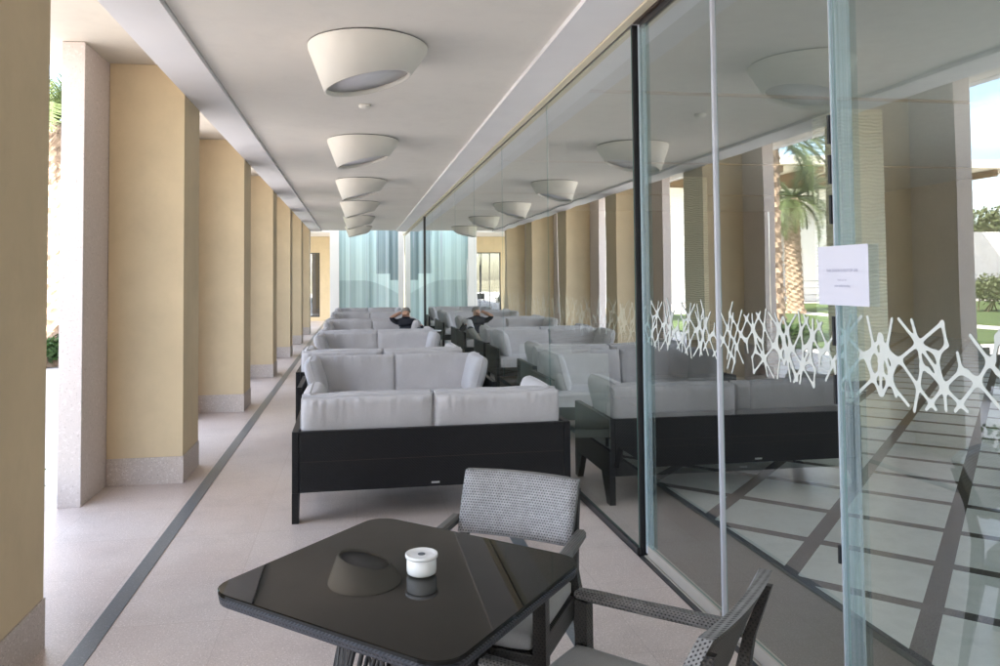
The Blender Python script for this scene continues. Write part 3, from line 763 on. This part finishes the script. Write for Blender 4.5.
# ------------------------------------------------------------------ interior: rippled pillars, pale armchairs
pill = empty('rippled_pillar', (7.14, 9.95, 0)); MB().box(-.33, .33, -.33, .33, .12, 3.978, .003).build('shaft', M['ripple'], pill); MB().box(-.36, .36, -.36, .36, 0, .119, .003).build('base', M['darkmetal'], pill)
tag(pill, 'pale rippled plaster pillar inside, behind the paper notice', 'pillar', 'rippled pillars inside')
p_ = copy_tree(pill); p_.location = (7.95, 17.0, 0); tag(p_, 'pale rippled pillar deeper inside, beside the first pale door strip', 'pillar', 'rippled pillars inside')
def make_easy():
    r = empty('easy_chair')
    for k, z in enumerate((.34, .52, .70)):
        mb = MB(); cushion(mb, 0, -.30+(-.03*k), z+.08, .60, .16, .19, 'y', e=6, p=.35, edge=.3, seed=80+k, n=12); mb.build('back_cushion', M['cream'], r, True)
    mb = MB(); cushion(mb, 0, .05, .37, .60, .62, .16, 'z', e=8, p=.3, edge=.4, seed=84, n=12); mb.build('seat_cushion', M['cream'], r, True)
    MB().box(-.31, .31, -.36, .36, .22, .29, .01).build('frame', M['cream'], r)
    for s in (-1, 1):
        for t in (-1, 1): MB().tube([(s*.27, t*.31, 0), (s*.27, t*.31, .22)], .016).build('leg', M['darkmetal'], r)
    return r
e0 = make_easy(); e0.location = (2.05, 6.62, 0); e0.rotation_euler.z = R(172)
tag(e0, 'pale cushioned easy chair inside the glass, closest to the black gasket', 'easy chair', 'easy chairs inside')
e1 = copy_tree(e0); e1.location = (2.12, 7.75, 0); e1.rotation_euler.z = R(186); tag(e1, 'pale cushioned easy chair inside the glass, behind another pale chair', 'easy chair', 'easy chairs inside')
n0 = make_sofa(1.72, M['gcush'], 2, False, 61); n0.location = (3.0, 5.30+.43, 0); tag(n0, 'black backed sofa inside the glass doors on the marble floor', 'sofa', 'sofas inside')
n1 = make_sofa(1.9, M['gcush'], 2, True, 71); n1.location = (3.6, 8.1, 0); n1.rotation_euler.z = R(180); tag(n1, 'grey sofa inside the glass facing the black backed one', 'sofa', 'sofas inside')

# ------------------------------------------------------------------ outdoors
slab('paving', M['pave'], -11, -2.151, -30, 30, -.15, -.012)
gr = struct(MB().box(-1500, 1500, -1500, 1500, -.6, -.16), 'ground', M['hill'])
slab('pavement', M['pave'], -60, -11.001, -30, 70, -.15, -.02)
tag(MB().box(-15, -6.2, 15.4, 30, -.1, .03).build('grass', M['grass']), kind='stuff')
tag(MB().box(-34, -17, 14, 40, -.1, .03).build('grass', M['grass']), kind='stuff')
struct(MB().box(-16.5, -12.5, 12, 15, -.05, .01), 'water', M['water'])

def make_palm(name, loc, H, rt, seed, label, nf=46, fl=2.6):
    rnd = random.Random(seed); r = empty(name, loc, 0, label, 'palm tree', 'date palms in the garden')
    mb = MB(); rings = []; nseg = int(H/.11)
    for k in range(nseg+1):
        z = H*k/nseg; base = rt*(1.12-.14*z/H+(.25 if z < .3 else 0)*(1-z/.3))
        rings.append([Vector(((base*(1+.14*math.sin(q*5+k*2.4)+rnd.uniform(-.07, .07)))*math.cos(q)+.08*math.sin(z*.5), base*(1+.14*math.sin(q*5+k*2.4))*math.sin(q), z)) for q in [i*2*math.pi/20 for i in range(20)]])
    mb.rings(rings); mb.build('trunk', M['trunk'], r, False)
    mb = MB(); ox = .08*math.sin(H*.5)
    for i in range(nf):
        az = rnd.uniform(0, 2*math.pi); el = R(rnd.uniform(-25, 80)); L = fl*rnd.uniform(.75, 1.1)
        pts = []; p = Vector((ox, 0, H)); ang = el
        for k in range(13):
            pts.append(p.copy()); p = p+Vector((math.cos(az)*math.cos(ang), math.sin(az)*math.cos(ang), math.sin(ang)))*(L/12); ang -= R(rnd.uniform(5, 10))
        side = Vector((-math.sin(az), math.cos(az), 0))
        mb.tube(pts[::3]+[pts[-1]], .018, 4)
        for k in range(2, 60):
            t = k/60*12; a = pts[int(t)]; b = pts[min(int(t)+1, 12)]; c = a.lerp(b, t-int(t)); d = (b-a).normalized() if (b-a).length > 1e-6 else Vector((0, 0, -1))
            ll = .42*math.sin(math.pi*min(1, k/60*.9+.1))+.06
            for s in (-1, 1):
                dr = (side*s*.8+d*.6+Vector((0, 0, rnd.uniform(-.25, .25)))).normalized()
                w = d*.014
                f = mb.bm.faces.new([mb.bm.verts.new(q) for q in (c-w, c+w, c+dr*ll)])
    mb.build('crown', M['frond'], r)
    return r
make_palm('palm_tree', (-5.92, 15.5, 0), 4.7, .25, 3, 'date palm with rough trunk seen in the gap beside the nearest column', 50, 2.3)
make_palm('palm_tree', (-15.6, 30.0, 0), 5.0, .30, 4, 'stout date palm mirrored in the glass door left of the notice')
make_palm('palm_tree', (-26, 24, 0), 4.6, .28, 6, 'date palm mirrored at the far right of the glass', 40)
make_palm('palm_tree', (-36, 33, 0), 5.6, .28, 8, 'taller date palm farther off on the mirrored terrace', 40)

def leaves(mb, cx, cy, cz, rx, ry, rz, n, size, rnd, box=False):
    for _ in range(n):
        if box: p = Vector((rnd.uniform(-rx, rx), rnd.uniform(-ry, ry), rnd.uniform(-rz, rz)))
        else:
            p = Vector((rnd.gauss(0, 1), rnd.gauss(0, 1), rnd.gauss(0, 1))).normalized()*rnd.uniform(.55, 1.05); p = Vector((p.x*rx, p.y*ry, p.z*rz))
        d = Vector((rnd.gauss(0, 1), rnd.gauss(0, 1), rnd.gauss(0, .8)+.3)).normalized(); s = d.cross(Vector((rnd.gauss(0, 1), rnd.gauss(0, 1), rnd.gauss(0, 1)))).normalized()
        l = size*rnd.uniform(.6, 1.3); c = Vector((cx, cy, cz))+p
        mb.bm.faces.new([mb.bm.verts.new(q) for q in (c, c+d*l*.5+s*l*.28, c+d*l, c+d*l*.5-s*l*.28)])
def shrub(name, loc, rx, ry, rz, n, size, seed, label, mat='leaf', cat='shrub', box=False, stem=True, group=None):
    rnd = random.Random(seed); r = empty(name, loc, 0, label, cat, group)
    mb = MB(); 
    if box: leaves(mb, 0, 0, rz, rx, ry, rz, n, size, rnd, True)
    else:
        for k in range(7):
            leaves(mb, rnd.uniform(-.5, .5)*rx, rnd.uniform(-.5, .5)*ry, rz*(1.1+rnd.uniform(-.3, .5)), rx*.55, ry*.55, rz*.5, n//7, size, rnd)
    mb.build('foliage', M[mat], r)
    mb = MB()
    for k in range(5): mb.tube([(rnd.uniform(-.3, .3)*rx, rnd.uniform(-.3, .3)*ry, 0), (rnd.uniform(-.4, .4)*rx, rnd.uniform(-.4, .4)*ry, rz*1.1)], [.02+.01*rz, .008], 5)
    mb.build('stem', M['trunk'], r)
    return r
shrub('hedge', (-2.72, 4.55, -.01), .42, 1.45, .12, 6000, .06, 2, 'low clipped green hedge by the walkway edge, mirrored at the right of the glass', 'leaf', 'hedge', True)
shrub('shrub', (-5.9, 15.1, 0), .7, .5, .28, 1500, .12, 12, 'leafy shrub at the foot of the near palm')
shrub('round_shrub', (-24, 28, 0), 1.3, 1.3, .9, 2400, .16, 21, 'rounded green bush on the mirrored lawn', 'olive')
shrub('round_shrub', (-30, 31, 0), 1.6, 1.6, 1.1, 2400, .18, 22, 'bigger rounded bush farther along the mirrored lawn', 'olive')
for k in range(14):
    a = R(36+k*2.3+random.uniform(-1, 1)); d = random.uniform(62, 85)
    shrub('tree', (-d*math.sin(a), d*math.cos(a), 2), 3.2, 3.2, random.uniform(1.8, 3.0), 1600, .5, 40+k, 'bushy tree on the slope above the mirrored white terrace wall', 'olive', 'tree', group='trees on the slope')
# white terrace wall on the slope
o = MB().box(-80, -24, 46, 46.5, 0, 4.6, .02).build('terrace_wall', M['whitewall']); tag(o, 'long white terrace wall mirrored behind the lawn', 'wall')
rl = empty('cable_railing', (0, 40, 0), 0, 'thin dark cable railing mirrored in front of the terrace wall', 'railing')
mb = MB()
# resort wing
bw = empty('white_building', (0, 0, 0), 0, 'white arcaded building with a deep roof overhang mirrored behind the palm', 'building')
def arch_wall(mb, x0, x1, y, th, z1, openings):
    xs = x0
    for (a, b, hs) in openings:
        mb.box(xs, a, y, y+th, 0, z1); w = b-a; n = 14
        pts = [(a, hs)]+[(a+w/2-w/2*math.cos(math.pi*k/n), hs+w/2*math.sin(math.pi*k/n)) for k in range(1, n)]+[(b, hs)]
        for (px, pz), (qx, qz) in zip(pts, pts[1:]):
            mb.hexa([(px, y, pz), (qx, y, qz), (qx, y+th, qz), (px, y+th, pz)], [(px, y, z1), (qx, y, z1), (qx, y+th, z1), (px, y+th, z1)])
        xs = b
    mb.box(xs, x1, y, y+th, 0, z1)
mb = MB(); arch_wall(mb, -36, -8, 44, .8, 7.2, [(-34, -31, 3.2), (-29.5, -26.5, 3.2), (-25, -22, 3.2), (-20.5, -17.5, 3.2), (-16, -13, 3.2), (-11.8, -9.4, 3.2)])
mb.build('arcade_wall', M['whitewall'], bw)
MB().box(-36, -8, 49, 49.3, 0, 7.2).build('rear_wall', M['whitewall'], bw)
MB().box(-38, -6, 39, 52, 8.0, 8.5, .02).build('roof', M['soffit'], bw)
for k in range(12): MB().box(-36+k*2.5, -35.7+k*2.5, 39.5, 44, 7.6, 7.99).build('roof_beam', M['bracket'], bw)
mb = MB(); mb.box(-36, -8, 44.2, 44.6, 7.201, 7.99); mb.build('clerestory', M['bracket'], bw)
# outdoor dark lounge chair
ol = make_sofa(1.1, M['dcush'], 1, False, 9); ol.name = 'outdoor_lounge_chair'; ol.location = (-4.9, 8.9, -.012); ol.rotation_euler.z = R(120)
tag(ol, 'dark outdoor lounge chair mirrored at the right edge of the glass', 'lounge chair')
# hills
mb = MB(); N = 60
def hz(x, y):
    d = math.hypot(x, y)
    return max(-.5, min(1, (d-110)/300))*(18+26*noise.noise(Vector((x*.004, y*.004, 1)))+10*noise.noise(Vector((x*.015, y*.015, 4))))-.5
vs = [[mb.bm.verts.new((-1100+i*1100/N, -100+j*1100/N, hz(-1100+i*1100/N, -100+j*1100/N)) ) for j in range(N+1)] for i in range(N+1)]
for i in range(N):
    for j in range(N): mb.bm.faces.new((vs[i][j], vs[i+1][j], vs[i+1][j+1], vs[i][j+1])).smooth = True
struct(mb, 'hills', M['hill'])
rl_parts = MB()
for z in (.5, .9, 1.3): rl_parts.box(-70, -20, 0, .03, z, z+.03)
for x in range(-70, -19, 5): rl_parts.box(x, x+.06, -.02, .05, 0, 1.4)
rl_parts.build('cable', M['darkmetal'], rl)

# ------------------------------------------------------------------ sky, sun, camera
w = bpy.data.worlds.new('World'); sc.world = w; w.use_nodes = True; nt = w.node_tree
bg = nt.nodes['Background']; sky = nt.nodes.new('ShaderNodeTexSky'); sky.sky_type = 'NISHITA'; sky.sun_disc = False
SUN_EL, SUN_AZ = 46, 125          # azimuth clockwise from +Y: behind the camera, to the right
sky.sun_elevation = R(SUN_EL); sky.sun_rotation = R(SUN_AZ); sky.air_density = 1.0; sky.dust_density = 1.5
tc = nt.nodes.new('ShaderNodeTexCoord'); mp = nt.nodes.new('ShaderNodeMapping'); mp.inputs['Scale'].default_value = (1.2, 1.2, 4.5); nt.links.new(tc.outputs['Generated'], mp.inputs[0])
cn = nt.nodes.new('ShaderNodeTexNoise'); cn.inputs['Scale'].default_value = 1.7; cn.inputs['Detail'].default_value = 7; nt.links.new(mp.outputs[0], cn.inputs['Vector'])
cr = nt.nodes.new('ShaderNodeValToRGB'); cr.color_ramp.elements[0].position = .46; cr.color_ramp.elements[1].position = .72; nt.links.new(cn.outputs['Fac'], cr.inputs[0])
mx = nt.nodes.new('ShaderNodeMix'); mx.data_type = 'RGBA'; mx.inputs[7].default_value = (9.5, 9.6, 9.9, 1)
nt.links.new(cr.outputs[0], mx.inputs[0]); nt.links.new(sky.outputs[0], mx.inputs[6]); nt.links.new(mx.outputs[2], bg.inputs[0])
bg.inputs[1].default_value = .10
sl = bpy.data.lights.new('sun', 'SUN'); sl.energy = 4.0; sl.angle = R(.5); sl.color = (1, .95, .87)
so = bpy.data.objects.new('sun', sl); col.objects.link(so)
d = Vector((math.sin(R(SUN_AZ))*math.cos(R(SUN_EL)), math.cos(R(SUN_AZ))*math.cos(R(SUN_EL)), math.sin(R(SUN_EL))))
so.rotation_euler = (-d).to_track_quat('-Z', 'Y').to_euler(); so.location = d*50

cam = bpy.data.cameras.new('camera'); co = bpy.data.objects.new('camera', cam); col.objects.link(co); sc.camera = co
F, YAW, PITCH, ROLL = 746.235, .1494, .0367, -.0082
cam.sensor_fit = 'HORIZONTAL'; cam.sensor_width = 36; cam.lens = F*36/1000
cam.shift_x = .0319; cam.shift_y = -.08146
cam.clip_start = .05; cam.clip_end = 5000
f = Vector((math.sin(YAW)*math.cos(PITCH), math.cos(YAW)*math.cos(PITCH), math.sin(PITCH)))
r = Vector((math.cos(YAW), -math.sin(YAW), 0)); u = r.cross(f)
r2 = r*math.cos(ROLL)+u*math.sin(ROLL); u2 = u*math.cos(ROLL)-r*math.sin(ROLL)
mm = Matrix((r2, u2, -f)).transposed().to_4x4(); mm.translation = (0, 0, 1.6); co.matrix_world = mm

sc.render.engine = 'CYCLES'; cy = sc.cycles
cy.use_denoising = True
cy.max_bounces = 12; cy.diffuse_bounces = 6; cy.glossy_bounces = 6; cy.transparent_max_bounces = 24; cy.transmission_bounces = 6
cy.caustics_reflective = True; cy.sample_clamp_indirect = 8
sc.view_settings.view_transform = 'Standard'; sc.view_settings.look = 'None'; sc.view_settings.exposure = 3.5; sc.view_settings.gamma = 1
